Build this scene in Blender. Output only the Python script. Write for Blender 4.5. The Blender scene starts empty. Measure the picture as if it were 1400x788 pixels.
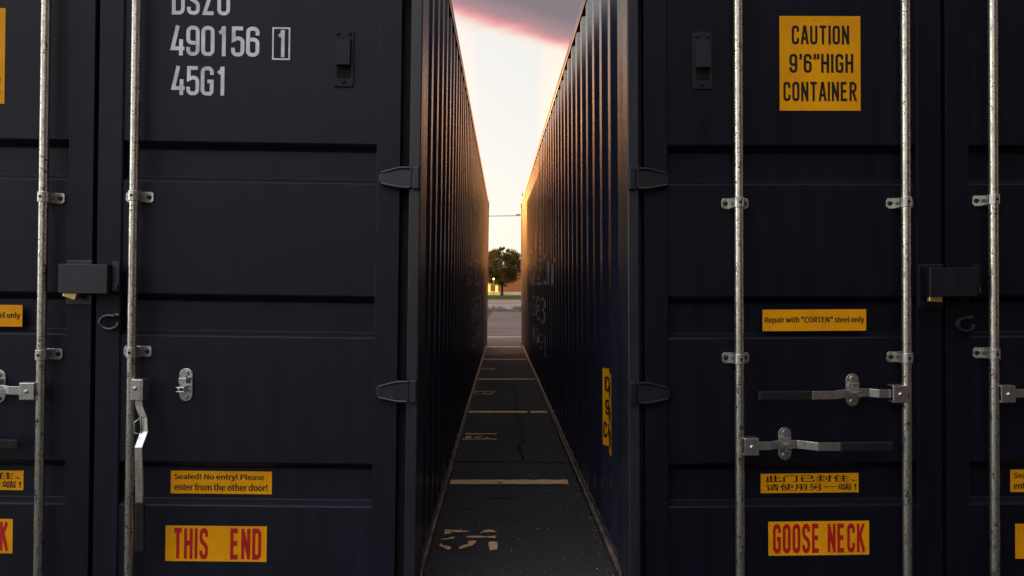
import bpy, bmesh, math, random
from mathutils import Vector, Matrix, noise as mnoise

random.seed(7)
S = bpy.context.scene
COL = S.collection
rad = math.radians

# ------------------------------------------------------------------ camera
EYE = 1.23
F = 1026.0            # focal length in photo pixels (photo 1400 wide)
CX, HY = 700.0, 391.0  # principal column, horizon row
cam = bpy.data.cameras.new("camera")
cam.sensor_width = 36.0
cam.lens = F / 1400.0 * 36.0
cam.shift_y = -(394.0 - HY) / 1400.0
cam.clip_start = 0.05
cam.clip_end = 3000
camo = bpy.data.objects.new("camera", cam)
COL.objects.link(camo)
camo.location = (0, 0, EYE)
camo.rotation_euler = (rad(90), 0, 0)
S.camera = camo

# ------------------------------------------------------------------ world
SUN_EL, SUN_AZ = 6.0, -15.0       # degrees; azimuth measured from the view axis, minus = left
W = bpy.data.worlds.new("World")
S.world = W
W.use_nodes = True
nt = W.node_tree
nt.nodes.clear()


def N(tree, typ, **kw):
    n = tree.nodes.new(typ)
    for k, v in kw.items():
        if k == 'in_':
            for i, val in v.items():
                n.inputs[i].default_value = val
        else:
            setattr(n, k, v)
    return n


def math_(tree, op, a, b=None, clamp=False):
    n = tree.nodes.new('ShaderNodeMath')
    n.operation = op
    n.use_clamp = clamp
    for i, v in enumerate((a, b)):
        if v is None:
            continue
        if isinstance(v, (int, float)):
            n.inputs[i].default_value = v
        else:
            tree.links.new(v, n.inputs[i])
    return n.outputs[0]


def ramp(tree, fac, stops, interp='LINEAR'):
    n = tree.nodes.new('ShaderNodeValToRGB')
    n.color_ramp.interpolation = interp
    e = n.color_ramp.elements
    while len(e) < len(stops):
        e.new(0.5)
    for el, (p, c) in zip(e, stops):
        el.position = p
        el.color = (c[0], c[1], c[2], 1) if len(c) == 3 else c
    tree.links.new(fac, n.inputs[0])
    return n.outputs[0]


L = nt.links.new
tc = N(nt, 'ShaderNodeTexCoord')
sep = N(nt, 'ShaderNodeSeparateXYZ')
L(tc.outputs['Generated'], sep.inputs[0])
dx, dy, dz = sep.outputs
sky = N(nt, 'ShaderNodeTexSky', sky_type='NISHITA')
sky.sun_disc = False
sky.sun_elevation = rad(SUN_EL)
sky.sun_rotation = rad(SUN_AZ)
sky.dust_density = 1.5
sky.air_density = 1.2
bg_sky = N(nt, 'ShaderNodeBackground')
bg_sky.inputs[1].default_value = 0.15
tint = N(nt, 'ShaderNodeMix', data_type='RGBA', blend_type='MULTIPLY')
tint.inputs[0].default_value = 1.0
tint.inputs[7].default_value = (0.80, 0.95, 1.55, 1)
L(sky.outputs[0], tint.inputs[6])
# thin bright veil of high cloud in front of the clear sky; strongest low on the left
veil_c = N(nt, 'ShaderNodeBackground')
veil_c.inputs[0].default_value = (0.91, 0.895, 0.85, 1)
vl = math_(nt, 'MULTIPLY', math_(nt, 'SUBTRACT', math_(nt, 'MULTIPLY', dx, -1.0), 0.74), 4.5, clamp=True)

L(tint.outputs[2], bg_sky.inputs[0])
# tilted cloud bank: its lower edge drops to the right
nz = N(nt, 'ShaderNodeTexNoise', in_={'Scale': 5.0, 'Detail': 5.0, 'Roughness': 0.55})
mp = N(nt, 'ShaderNodeMapping')
mp.inputs['Scale'].default_value = (1.0, 0.8, 2.4)
L(tc.outputs['Generated'], mp.inputs[0])
L(mp.outputs[0], nz.inputs[0])
nn = math_(nt, 'MULTIPLY', math_(nt, 'SUBTRACT', nz.outputs[0], 0.5), 0.05)
edge = math_(nt, 'ADD', math_(nt, 'SUBTRACT', dz, 0.319), math_(nt, 'MULTIPLY', dx, 0.293))
edge = math_(nt, 'ADD', edge, nn)
e01 = math_(nt, 'ADD', math_(nt, 'MULTIPLY', edge, 8.0), 0.5, clamp=True)      # 0.125 wide
mask = ramp(nt, e01, [(0.38, (0, 0, 0)), (0.58, (1, 1, 1))], 'EASE')
ccol = ramp(nt, e01, [(0.44, (1.0, 0.62, 0.42)), (0.52, (0.82, 0.31, 0.31)), (0.61, (0.42, 0.265, 0.29)), (0.78, (0.245, 0.21, 0.23))])
# unseen rear of the bank, brightened high and left as added light on the doors
back = math_(nt, 'MULTIPLY', math_(nt, 'ADD', math_(nt, 'MULTIPLY', dy, -1.0), 0.1), 0.9, clamp=True)
left = math_(nt, 'ADD', math_(nt, 'MULTIPLY', dx, -0.55), 0.45, clamp=True)
high = math_(nt, 'MAXIMUM', math_(nt, 'ADD', math_(nt, 'MULTIPLY', dz, 2.6), -0.55, clamp=True), 0.04)
pale = math_(nt, 'MULTIPLY', math_(nt, 'MULTIPLY', back, high), math_(nt, 'ADD', left, 0.25))
cmix = N(nt, 'ShaderNodeMix', data_type='RGBA')
L(pale, cmix.inputs[0])
L(ccol, cmix.inputs[6])
cmix.inputs[7].default_value = (3.9, 3.9, 4.4, 1)
bg_cl = N(nt, 'ShaderNodeBackground')
L(cmix.outputs[2], bg_cl.inputs[0])
nz2 = N(nt, 'ShaderNodeTexNoise', in_={'Scale': 3.0, 'Detail': 4.0})
L(mp.outputs[0], nz2.inputs[0])
L(math_(nt, 'ADD', math_(nt, 'MULTIPLY', nz2.outputs[0], 0.6), 0.7), bg_cl.inputs[1])
ms = N(nt, 'ShaderNodeMixShader')
L(mask, ms.inputs[0])
vm = N(nt, 'ShaderNodeMixShader')
vm.inputs[0].default_value = 0.93
L(bg_sky.outputs[0], vm.inputs[1])
L(veil_c.outputs[0], vm.inputs[2])
# warm aureole around the low sun
az_, el_ = rad(SUN_AZ), rad(SUN_EL)
vd = N(nt, 'ShaderNodeVectorMath', operation='DOT_PRODUCT')
L(tc.outputs['Generated'], vd.inputs[0])
vd.inputs[1].default_value = (math.sin(az_) * math.cos(el_), math.cos(az_) * math.cos(el_), math.sin(el_))
glow = math_(nt, 'POWER', math_(nt, 'MAXIMUM', vd.outputs['Value'], 0.0), 330.0)
bg_gl = N(nt, 'ShaderNodeBackground')
bg_gl.inputs[0].default_value = (1.0, 0.34, 0.05, 1)
# unseen orange glow added beside the opening so the alley walls reflect it
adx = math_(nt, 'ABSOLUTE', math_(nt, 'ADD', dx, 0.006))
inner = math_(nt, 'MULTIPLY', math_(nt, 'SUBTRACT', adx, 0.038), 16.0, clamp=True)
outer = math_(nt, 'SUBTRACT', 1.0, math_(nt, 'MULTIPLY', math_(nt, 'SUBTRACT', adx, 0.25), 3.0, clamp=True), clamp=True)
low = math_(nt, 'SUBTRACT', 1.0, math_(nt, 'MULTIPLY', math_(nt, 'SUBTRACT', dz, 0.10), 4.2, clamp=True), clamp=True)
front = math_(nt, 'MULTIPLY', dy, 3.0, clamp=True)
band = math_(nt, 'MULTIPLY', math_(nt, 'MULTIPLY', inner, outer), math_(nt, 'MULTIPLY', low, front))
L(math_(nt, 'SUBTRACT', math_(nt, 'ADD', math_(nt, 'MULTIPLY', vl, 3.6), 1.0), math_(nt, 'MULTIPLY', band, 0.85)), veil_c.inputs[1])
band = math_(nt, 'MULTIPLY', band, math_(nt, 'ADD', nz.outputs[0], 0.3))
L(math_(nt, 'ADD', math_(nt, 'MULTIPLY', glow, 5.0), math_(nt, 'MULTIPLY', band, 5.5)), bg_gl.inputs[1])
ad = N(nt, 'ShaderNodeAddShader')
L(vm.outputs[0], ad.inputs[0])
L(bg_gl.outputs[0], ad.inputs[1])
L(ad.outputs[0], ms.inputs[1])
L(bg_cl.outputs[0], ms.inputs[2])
wo = N(nt, 'ShaderNodeOutputWorld')
L(ms.outputs[0], wo.inputs[0])

# ------------------------------------------------------------------ sun
sl = bpy.data.lights.new("sun", 'SUN')
sl.energy = 0.55
sl.angle = rad(0.6)
sl.color = (1.0, 0.38, 0.09)
so = bpy.data.objects.new("sun", sl)
COL.objects.link(so)
az, el = rad(SUN_AZ), rad(SUN_EL)
to_sun = Vector((math.sin(az) * math.cos(el), math.cos(az) * math.cos(el), math.sin(el)))
so.rotation_euler = to_sun.to_track_quat('Z', 'Y').to_euler()
so.location = (-10, 40, 30)

vs = S.view_settings
vs.view_transform = 'Standard'
vs.look = 'None'
vs.exposure = 0.0
vs.gamma = 1.0
vs.use_curve_mapping = False


# ------------------------------------------------------------------ materials
def new_mat(name):
    m = bpy.data.materials.new(name)
    m.use_nodes = True
    t = m.node_tree
    b = t.nodes.get('Principled BSDF')
    return m, t, b


def tex_noise(t, scale, detail=4, rough=0.55, vec=None, stretch=None):
    n = N(t, 'ShaderNodeTexNoise', in_={'Scale': scale, 'Detail': detail, 'Roughness': rough})
    c = N(t, 'ShaderNodeTexCoord')
    src = c.outputs['Object'] if vec is None else vec
    if stretch:
        m = N(t, 'ShaderNodeMapping')
        m.inputs['Scale'].default_value = stretch
        t.links.new(src, m.inputs[0])
        src = m.outputs[0]
    t.links.new(src, n.inputs[0])
    return n.outputs[0]


def bump(t, b, h, strength=0.2, dist=0.01):
    n = N(t, 'ShaderNodeBump')
    n.inputs['Strength'].default_value = strength
    n.inputs['Distance'].default_value = dist
    t.links.new(h, n.inputs['Height'])
    t.links.new(n.outputs[0], b.inputs['Normal'])


def mul(c, k):
    return tuple(x * k for x in c)


def paint(name, col, rough=0.38, var=0.35, spec=0.5, bumps=0.08, scuff=0.0):
    m, t, b = new_mat(name)
    big = tex_noise(t, 1.3, 5, 0.6)
    streak = tex_noise(t, 3.0, 5, 0.65, stretch=(6, 6, 0.5))
    mixv = math_(t, 'MULTIPLY', math_(t, 'ADD', big, streak), 0.5)
    c = ramp(t, mixv, [(0.3, mul(col, 1 - var)), (0.5, col), (0.72, mul(col, 1 + var * 1.6))])
    if scuff:
        # thin pale scratches and rubbed dust
        s = tex_noise(t, 9.0, 8, 0.75, stretch=(2.5, 2.5, 0.6))
        f = ramp(t, s, [(0.66, (0, 0, 0)), (0.74, (1, 1, 1))])
        mx = N(t, 'ShaderNodeMix', data_type='RGBA')
        t.links.new(math_(t, 'MULTIPLY', f, scuff), mx.inputs[0])
        t.links.new(c, mx.inputs[6])
        mx.inputs[7].default_value = (0.11, 0.105, 0.10, 1)
        c = mx.outputs[2]
    t.links.new(c, b.inputs['Base Color'])
    fine = tex_noise(t, 60, 4, 0.6)
    r = ramp(t, math_(t, 'MULTIPLY', math_(t, 'ADD', streak, fine), 0.5), [(0.3, (rough - 0.09,) * 3), (0.7, (rough + 0.13,) * 3)])
    t.links.new(r, b.inputs['Roughness'])
    b.inputs['Specular IOR Level'].default_value = spec
    dent = tex_noise(t, 2.2, 2, 0.5)
    h = math_(t, 'ADD', math_(t, 'MULTIPLY', dent, 1.0), math_(t, 'MULTIPLY', fine, 0.03))
    bump(t, b, h, bumps, 0.05)
    return m


def plain(name, col, rough=0.6, metal=0.0, var=0.2, scale=20, spec=0.5, bumps=0.1):
    m, t, b = new_mat(name)
    n = tex_noise(t, scale, 5, 0.6)
    c = ramp(t, n, [(0.3, mul(col, 1 - var)), (0.7, mul(col, 1 + var))])
    t.links.new(c, b.inputs['Base Color'])
    b.inputs['Roughness'].default_value = rough
    b.inputs['Metallic'].default_value = metal
    b.inputs['Specular IOR Level'].default_value = spec
    if bumps:
        bump(t, b, n, bumps, 0.003)
    return m


def galv(name, col, rough=0.34, spots=True):
    m, t, b = new_mat(name)
    n = tex_noise(t, 45, 6, 0.7, stretch=(1, 1, 0.35))
    n2 = tex_noise(t, 160, 3, 0.6)
    c = ramp(t, n, [(0.32, mul(col, 0.42)), (0.5, col), (0.75, mul(col, 1.25))])
    if spots:
        f = ramp(t, math_(t, 'MULTIPLY', math_(t, 'ADD', n2, n), 0.5), [(0.53, (0, 0, 0)), (0.60, (1, 1, 1))])
        mx = N(t, 'ShaderNodeMix', data_type='RGBA')
        t.links.new(f, mx.inputs[0])
        t.links.new(c, mx.inputs[6])
        mx.inputs[7].default_value = (0.09, 0.075, 0.05, 1)
        c = mx.outputs[2]
    t.links.new(c, b.inputs['Base Color'])
    b.inputs['Metallic'].default_value = 0.95
    r = ramp(t, n, [(0.3, (rough + 0.2,) * 3), (0.7, (rough - 0.04,) * 3)])
    t.links.new(r, b.inputs['Roughness'])
    bump(t, b, n2, 0.15, 0.002)
    return m


M = {}
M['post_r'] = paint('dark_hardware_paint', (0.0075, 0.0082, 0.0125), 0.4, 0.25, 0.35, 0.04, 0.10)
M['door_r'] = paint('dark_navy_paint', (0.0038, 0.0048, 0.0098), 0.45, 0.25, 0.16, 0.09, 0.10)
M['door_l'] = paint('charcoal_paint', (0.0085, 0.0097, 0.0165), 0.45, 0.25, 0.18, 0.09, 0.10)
M['wall'] = paint('navy_wall_paint', (0.016, 0.019, 0.036), 0.30, 0.30, 0.75, 0.10, 0.08)
M['post'] = paint('post_paint', (0.0125, 0.0142, 0.0215), 0.34, 0.25, 0.5, 0.04, 0.10)
M['flange'] = plain('scuffed_flange', (0.16, 0.12, 0.09), 0.7, 0.0, 0.75, 14, 0.3)
M['rubber'] = plain('black_rubber', (0.008, 0.008, 0.008), 0.75, 0.0, 0.3, 30, 0.3)
M['grip'] = plain('black_grip', (0.006, 0.006, 0.007), 0.6, 0.0, 0.3, 40, 0.3)
M['rod'] = galv('galvanised_rod', (0.57, 0.565, 0.48), 0.22)
M['zinc'] = galv('zinc_plated_steel', (0.56, 0.56, 0.52), 0.24, False)
M['brass'] = plain('padlock_brass', (0.75, 0.55, 0.22), 0.35, 0.8, 0.25, 60)
M['steel'] = plain('padlock_shackle', (0.5, 0.5, 0.5), 0.3, 0.9, 0.2, 60)
M['yellow'] = None


def worn_vinyl():
    m, t, b = new_mat('yellow_vinyl')
    n = tex_noise(t, 5, 5, 0.6)
    g = tex_noise(t, 26, 8, 0.72, stretch=(1, 1, 0.5))
    c = ramp(t, n, [(0.3, (0.66, 0.275, 0.002)), (0.7, (0.84, 0.365, 0.002))])
    f = ramp(t, g, [(0.55, (0, 0, 0)), (0.72, (1, 1, 1))])
    mx = N(t, 'ShaderNodeMix', data_type='RGBA')
    t.links.new(math_(t, 'MULTIPLY', f, 0.55), mx.inputs[0])
    t.links.new(c, mx.inputs[6])
    mx.inputs[7].default_value = (0.30, 0.15, 0.03, 1)
    t.links.new(mx.outputs[2], b.inputs['Base Color'])
    b.inputs['Roughness'].default_value = 0.55
    b.inputs['Specular IOR Level'].default_value = 0.12
    bump(t, b, g, 0.12, 0.002)
    return m


M['yellow'] = worn_vinyl()
M['black_ink'] = plain('black_lettering', (0.012, 0.010, 0.008), 0.6, 0.0, 0.2, 30, 0.2, 0)
M['red_ink'] = plain('red_lettering', (0.40, 0.008, 0.008), 0.55, 0.0, 0.15, 30, 0.3, 0)
M['white_ink'] = plain('white_lettering', (0.62, 0.63, 0.65), 0.55, 0.0, 0.30, 14, 0.3, 0)
M['grey_ink'] = plain('faded_lettering', (0.33, 0.34, 0.36), 0.55, 0.0, 0.45, 9, 0.3, 0)
M['dark_hole'] = plain('dark_louvre', (0.004, 0.004, 0.004), 0.8, 0.0, 0.2, 30, 0.2, 0)
M['stone'] = plain('pale_gravel', (0.55, 0.53, 0.50), 0.8, 0.0, 0.3, 40)
M['wood'] = plain('weathered_timber', (0.16, 0.11, 0.07), 0.8, 0.0, 0.3, 8)


def asphalt(name, col, speck, grain=95):
    m, t, b = new_mat(name)
    c1 = tex_noise(t, grain, 3, 0.7)
    big = tex_noise(t, 0.9, 6, 0.6)
    mid = tex_noise(t, 9, 5, 0.65)
    v = math_(t, 'ADD', math_(t, 'MULTIPLY', big, 0.6), math_(t, 'MULTIPLY', mid, 0.4))
    c = ramp(t, v, [(0.3, mul(col, 0.60)), (0.5, col), (0.7, mul(col, 1.45))])
    f = ramp(t, c1, [(0.55, (0, 0, 0)), (0.68, (1, 1, 1))])
    mx = N(t, 'ShaderNodeMix', data_type='RGBA')
    t.links.new(math_(t, 'MULTIPLY', f, 0.7), mx.inputs[0])
    t.links.new(c, mx.inputs[6])
    mx.inputs[7].default_value = (*speck, 1)
    t.links.new(mx.outputs[2], b.inputs['Base Color'])
    b.inputs['Roughness'].default_value = 0.85
    b.inputs['Specular IOR Level'].default_value = 0.3
    bump(t, b, math_(t, 'ADD', c1, mid), 0.9, 0.010)
    return m


M['asphalt'] = asphalt('dark_asphalt', (0.036, 0.036, 0.038), (0.19, 0.185, 0.18))
M['oldlot'] = asphalt('worn_pale_asphalt', (0.135, 0.118, 0.115), (0.24, 0.22, 0.21), 30)
M['crack'] = plain('tar_crack', (0.010, 0.010, 0.010), 0.8, 0.0, 0.3, 20, 0.2)
M['concrete'] = plain('footpath_concrete', (0.25, 0.23, 0.20), 0.85, 0.0, 0.25, 1.5)
M['road'] = plain('road_surface', (0.24, 0.195, 0.15), 0.85, 0.0, 0.2, 0.8)
M['soil'] = plain('ground_soil', (0.07, 0.065, 0.045), 0.9, 0.0, 0.3, 0.5)
M['kerb'] = plain('kerb_stone', (0.13, 0.12, 0.11), 0.85, 0.0, 0.35, 3)


def grass_mat(name, col, trans=None):
    m, t, b = new_mat(name)
    n = tex_noise(t, 2.0, 4, 0.6)
    c = ramp(t, n, [(0.3, mul(col, 0.6)), (0.7, mul(col, 1.5))])
    t.links.new(c, b.inputs['Base Color'])
    b.inputs['Roughness'].default_value = 0.7
    b.inputs['Specular IOR Level'].default_value = 0.2
    if trans:
        tr = N(t, 'ShaderNodeBsdfTranslucent')
        tr.inputs[0].default_value = (*trans, 1)
        mx = N(t, 'ShaderNodeMixShader')
        mx.inputs[0].default_value = 0.24
        o = t.nodes.get('Material Output')
        t.links.new(b.outputs[0], mx.inputs[1])
        t.links.new(tr.outputs[0], mx.inputs[2])
        t.links.new(mx.outputs[0], o.inputs[0])
    return m


M['grass'] = grass_mat('lawn_grass', (0.05, 0.075, 0.018))
M['blade'] = grass_mat('weed_blade', (0.10, 0.12, 0.03), (0.20, 0.22, 0.04))
M['leaf'] = grass_mat('tree_leaf', (0.022, 0.028, 0.010), (0.85, 0.50, 0.02))
M['bark'] = plain('tree_bark', (0.035, 0.028, 0.022), 0.9, 0.0, 0.35, 6)
M['plinth'] = plain('pale_plinth', (0.55, 0.42, 0.30), 0.8, 0.0, 0.15, 1.0)
M['cream'] = plain('pale_yellow_render', (0.80, 0.58, 0.16), 0.7, 0.0, 0.1, 1.0)
M['roofing'] = plain('roof_trim', (0.10, 0.08, 0.07), 0.8, 0.0, 0.2, 2)
M['doorwood'] = plain('brown_door', (0.25, 0.10, 0.03), 0.6, 0.0, 0.2, 3)
M['pole'] = plain('pole_metal', (0.20, 0.17, 0.13), 0.6, 0.3, 0.2, 5)
M['cable'] = plain('cable_rubber', (0.06, 0.05, 0.04), 0.6, 0.0, 0.1, 5, 0.4, 0)


def brick_mat():
    m, t, b = new_mat('orange_brick')
    c = N(t, 'ShaderNodeTexCoord')
    sp = N(t, 'ShaderNodeSeparateXYZ')
    cb = N(t, 'ShaderNodeCombineXYZ')
    t.links.new(c.outputs['Object'], sp.inputs[0])
    t.links.new(math_(t, 'ADD', sp.outputs[0], sp.outputs[1]), cb.inputs[0])
    t.links.new(sp.outputs[2], cb.inputs[1])
    br = N(t, 'ShaderNodeTexBrick')
    br.inputs['Color1'].default_value = (0.40, 0.125, 0.018, 1)
    br.inputs['Color2'].default_value = (0.32, 0.09, 0.015, 1)
    br.inputs['Mortar'].default_value = (0.24, 0.12, 0.05, 1)
    br.inputs['Scale'].default_value = 1.0
    br.inputs['Brick Width'].default_value = 0.225
    br.inputs['Row Height'].default_value = 0.075
    br.inputs['Mortar Size'].default_value = 0.008
    t.links.new(cb.outputs[0], br.inputs[0])
    t.links.new(br.outputs[0], b.inputs['Base Color'])
    b.inputs['Roughness'].default_value = 0.85
    return m


M['brick'] = brick_mat()
M['shade_brick'] = plain('shade_block_brown', (0.14, 0.075, 0.045), 0.85, 0.0, 0.3, 4)  # surface of the unseen block added for shade


def worn_paint():
    """old road paint with chipped holes down to the asphalt"""
    m, t, b = new_mat('worn_road_paint')
    n = tex_noise(t, 16, 7, 0.7)
    n2 = tex_noise(t, 3, 3, 0.5)
    v = math_(t, 'ADD', math_(t, 'MULTIPLY', n, 0.75), math_(t, 'MULTIPLY', n2, 0.25))
    c = ramp(t, v, [(0.36, (0.04, 0.038, 0.036)), (0.43, (0.74, 0.46, 0.20)), (0.65, (0.90, 0.62, 0.34))])
    t.links.new(c, b.inputs['Base Color'])
    b.inputs['Roughness'].default_value = 0.7
    return m


M['roadpaint'] = worn_paint()
M['lotpaint'] = plain('car_park_line_paint', (0.78, 0.62, 0.54), 0.7, 0.0, 0.2, 5)


def lit_window():
    m, t, b = new_mat('lit_amber_glass')
    b.inputs['Base Color'].default_value = (0.8, 0.6, 0.2, 1)
    n = tex_noise(t, 1.5, 3)
    c = ramp(t, n, [(0.3, (0.85, 0.46, 0.02)), (0.7, (1.0, 0.72, 0.06))])
    t.links.new(c, b.inputs['Emission Color'])
    b.inputs['Emission Strength'].default_value = 0.95
    return m


M['lit'] = lit_window()
M['globe'], _t, _b = new_mat('lamp_globe_glass')
_b.inputs['Emission Color'].default_value = (1.0, 0.85, 0.35, 1)
_b.inputs['Emission Strength'].default_value = 3.0


# ------------------------------------------------------------------ mesh builder
class MB:
    def __init__(self):
        self.v, self.f, self.mi = [], [], []

    def add(self, verts, faces, mi=0):
        o = len(self.v)
        self.v += [tuple(p) for p in verts]
        for fc in faces:
            self.f.append(tuple(i + o for i in fc))
            self.mi.append(mi)
        return self

    def box(self, x0, x1, y0, y1, z0, z1, mi=0):
        v = [(x, y, z) for z in (z0, z1) for y in (y0, y1) for x in (x0, x1)]
        return self.add(v, [(0, 2, 3, 1), (4, 5, 7, 6), (0, 1, 5, 4), (2, 6, 7, 3), (0, 4, 6, 2), (1, 3, 7, 5)], mi)

    def tube(self, pts, r, seg=12, mi=0, caps=True):
        pts = [Vector(p) for p in pts]
        rs = r if isinstance(r, (list, tuple)) else [r] * len(pts)
        vs_, fs = [], []
        up = None
        for i, p in enumerate(pts):
            d = (pts[min(i + 1, len(pts) - 1)] - pts[max(i - 1, 0)]).normalized()
            if up is None:
                up = Vector((0, 0, 1)) if abs(d.z) < 0.9 else Vector((0, 1, 0))
            a = d.cross(up).normalized()
            bb = a.cross(d).normalized()
            up = bb
            for k in range(seg):
                t = 2 * math.pi * k / seg
                vs_.append(p + (a * math.cos(t) + bb * math.sin(t)) * rs[i])
        for i in range(len(pts) - 1):
            for k in range(seg):
                k2 = (k + 1) % seg
                fs.append((i * seg + k, i * seg + k2, (i + 1) * seg + k2, (i + 1) * seg + k))
        if caps:
            fs.append(tuple(reversed(range(seg))))
            fs.append(tuple((len(pts) - 1) * seg + k for k in range(seg)))
        return self.add(vs_, fs, mi)

    def prism_xz(self, poly, y0, y1, mi=0):
        """outline in the (x, z) plane, extruded along y"""
        n = len(poly)
        v = [(p[0], y0, p[1]) for p in poly] + [(p[0], y1, p[1]) for p in poly]
        f = [tuple(range(n)), tuple(reversed(range(n, 2 * n)))]
        for i in range(n):
            j = (i + 1) % n
            f.append((i, n + i, n + j, j))
        return self.add(v, f, mi)

    def build(self, name, mats, parent=None, smooth=False, bevel=0.0, seg=2):
        me = bpy.data.meshes.new(name)
        me.from_pydata(self.v, [], self.f)
        mats = mats if isinstance(mats, (list, tuple)) else [mats]
        for m in mats:
            me.materials.append(m)
        for p, i in zip(me.polygons, self.mi):
            p.material_index = i
        bm = bmesh.new()
        bm.from_mesh(me)
        bmesh.ops.recalc_face_normals(bm, faces=bm.faces)
        bm.to_mesh(me)
        bm.free()
        if smooth:
            for p in me.polygons:
                p.use_smooth = True
            try:
                me.set_sharp_from_angle(angle=rad(40))
            except Exception:
                pass
        o = bpy.data.objects.new(name, me)
        COL.objects.link(o)
        if parent is not None:
            o.parent = parent
        if bevel:
            b = o.modifiers.new('bevel', 'BEVEL')
            b.width = bevel
            b.segments = seg
            b.limit_method = 'ANGLE'
            b.angle_limit = rad(35)
        return o


def tag(o, label, cat, group=None):
    o['label'] = label
    o['category'] = cat
    if group:
        o['group'] = group
    return o


def struct(o):
    o['kind'] = 'structure'
    return o


def empty(name, loc=(0, 0, 0)):
    o = bpy.data.objects.new(name, None)
    COL.objects.link(o)
    o.location = loc
    o.empty_display_size = 0.3
    return o


# ------------------------------------------------------------------ lettering
FONT = None
try:
    import os
    FONT = bpy.data.fonts.load(os.path.join(bpy.utils.system_resource('DATAFILES'), 'fonts', 'Noto Sans CJK Regular.woff2'))
except Exception:
    FONT = None


def text_mesh(body, bold=0.0):
    """built-in font outlines as flat (x, y) polygons, normalised to the unit box"""
    cu = bpy.data.curves.new('lettering', 'FONT')
    cu.body = body
    if FONT and all(ord(ch) < 0x3000 for ch in body):
        cu.font = FONT
    cu.size = 1.0
    cu.resolution_u = 3
    cu.fill_mode = 'FRONT'
    ob = bpy.data.objects.new('lettering', cu)
    COL.objects.link(ob)
    bpy.context.view_layer.update()
    dg = bpy.context.evaluated_depsgraph_get()
    me = bpy.data.meshes.new_from_object(ob.evaluated_get(dg))
    vs_ = [tuple(v.co[:2]) for v in me.vertices]
    fs = [tuple(p.vertices) for p in me.polygons]
    bpy.data.objects.remove(ob)
    bpy.data.curves.remove(cu)
    bpy.data.meshes.remove(me)
    if not vs_:
        return [], []
    x0 = min(v[0] for v in vs_); x1 = max(v[0] for v in vs_)
    y0 = min(v[1] for v in vs_); y1 = max(v[1] for v in vs_)
    sx = 1 / max(x1 - x0, 1e-6); sy = 1 / max(y1 - y0, 1e-6)
    return [((v[0] - x0) * sx, (v[1] - y0) * sy) for v in vs_], fs


def overprint(body, bold):
    """the outlines struck several times side by side to thicken the stems; yields (du, layer)"""
    if bold <= 0:
        return [(0.0, 0)]
    k = 3 if bold > 0.014 else 2
    d = bold * 2.6 / max(3, len(body))
    return [(d * (2 * i / (k - 1) - 1), i) for i in range(k)]


def put_text(mb, body, x0, x1, z0, z1, y, mi, bold=0.0):
    vs_, fs = text_mesh(body)
    for du, ly in overprint(body, bold):
        mb.add([(x0 + (u * (1 - 0.02) + 0.01 + du) * (x1 - x0), y - 0.00025 * ly, z0 + v * (z1 - z0)) for u, v in vs_], fs, mi)


def arc(cx, cy, r, a0, a1, n=5):
    return [(cx + r * math.cos(rad(a0 + (a1 - a0) * i / n)), cy + r * math.sin(rad(a0 + (a1 - a0) * i / n))) for i in range(n + 1)]


# condensed stroke glyphs, cell 0.36 x 1 (centre lines), used for stencilled container codes
GW = 0.36
rr = 0.15
GL = {
    '0': [(True, arc(GW - rr, 1 - rr, rr, 0, 90) + arc(rr, 1 - rr, rr, 90, 180) + arc(rr, rr, rr, 180, 270) + arc(GW - rr, rr, rr, 270, 360))],
    '1': [(False, [(0.05, 0.80), (0.17, 0.90), (0.21, 1.06)]), (False, [(0.22, -0.07), (0.22, 1.07)])],
    '4': [(False, [(0.17, 1.07), (-0.02, 0.20), (0.43, 0.20)]), (False, [(0.30, -0.07), (0.30, 0.55)])],
    '5': [(False, [(0.37, 1.0), (0.02, 1.0), (0.02, 0.56), (rr, 0.62)] + arc(GW - rr, 0.62 - rr, rr, 90, 0) + arc(GW - rr, rr, rr, 0, -90) + arc(rr, rr, rr, 270, 180) + [(0.0, 0.26)])],
    '6': [(False, [(GW, 0.74)] + arc(GW - rr, 1 - rr, rr, 0, 90) + arc(rr, 1 - rr, rr, 90, 180) + arc(rr, rr, rr, 180, 270) + arc(GW - rr, rr, rr, 270, 360) + arc(GW - rr, 0.58 - rr, rr, 0, 90) + [(0.085, 0.58)])],
    '9': [(False, [(0, 0.26)] + arc(rr, rr, rr, 180, 270) + arc(GW - rr, rr, rr, 270, 360) + arc(GW - rr, 1 - rr, rr, 0, 90) + arc(rr, 1 - rr, rr, 90, 180) + arc(rr, 0.42 + rr, rr, 180, 270) + [(GW - 0.085, 0.42)])],
    'G': [(False, [(GW, 0.74)] + arc(GW - rr, 1 - rr, rr, 0, 90) + arc(rr, 1 - rr, rr, 90, 180) + arc(rr, rr, rr, 180, 270) + [(0.30, 0.0), (GW, 0.08), (GW, 0.48), (0.19, 0.48)])],
    'D': [(True, [(0, 0), (0, 1)] + arc(GW - rr, 1 - rr, rr, 90, 0) + arc(GW - rr, rr, rr, 0, -90))],
    'S': [(False, [(GW, 0.76)] + arc(GW - rr, 1 - rr, rr, 0, 90) + arc(rr, 1 - rr, rr, 90, 180) + [(0, 0.68), (0.06, 0.58), (GW - 0.06, 0.42), (GW, 0.32)] + arc(GW - rr, rr, rr, 0, -90) + arc(rr, rr, rr, 270, 180) + [(0, 0.24)])],
    'Z': [(False, [(0, 1.0), (0.34, 1.0), (0.02, 0.0), (0.38, 0.0)])],
    'U': [(False, [(0, 1.07)] + arc(rr, rr, rr, 180, 270) + arc(GW - rr, rr, rr, 270, 360) + [(GW, 1.07)])],
}


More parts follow.
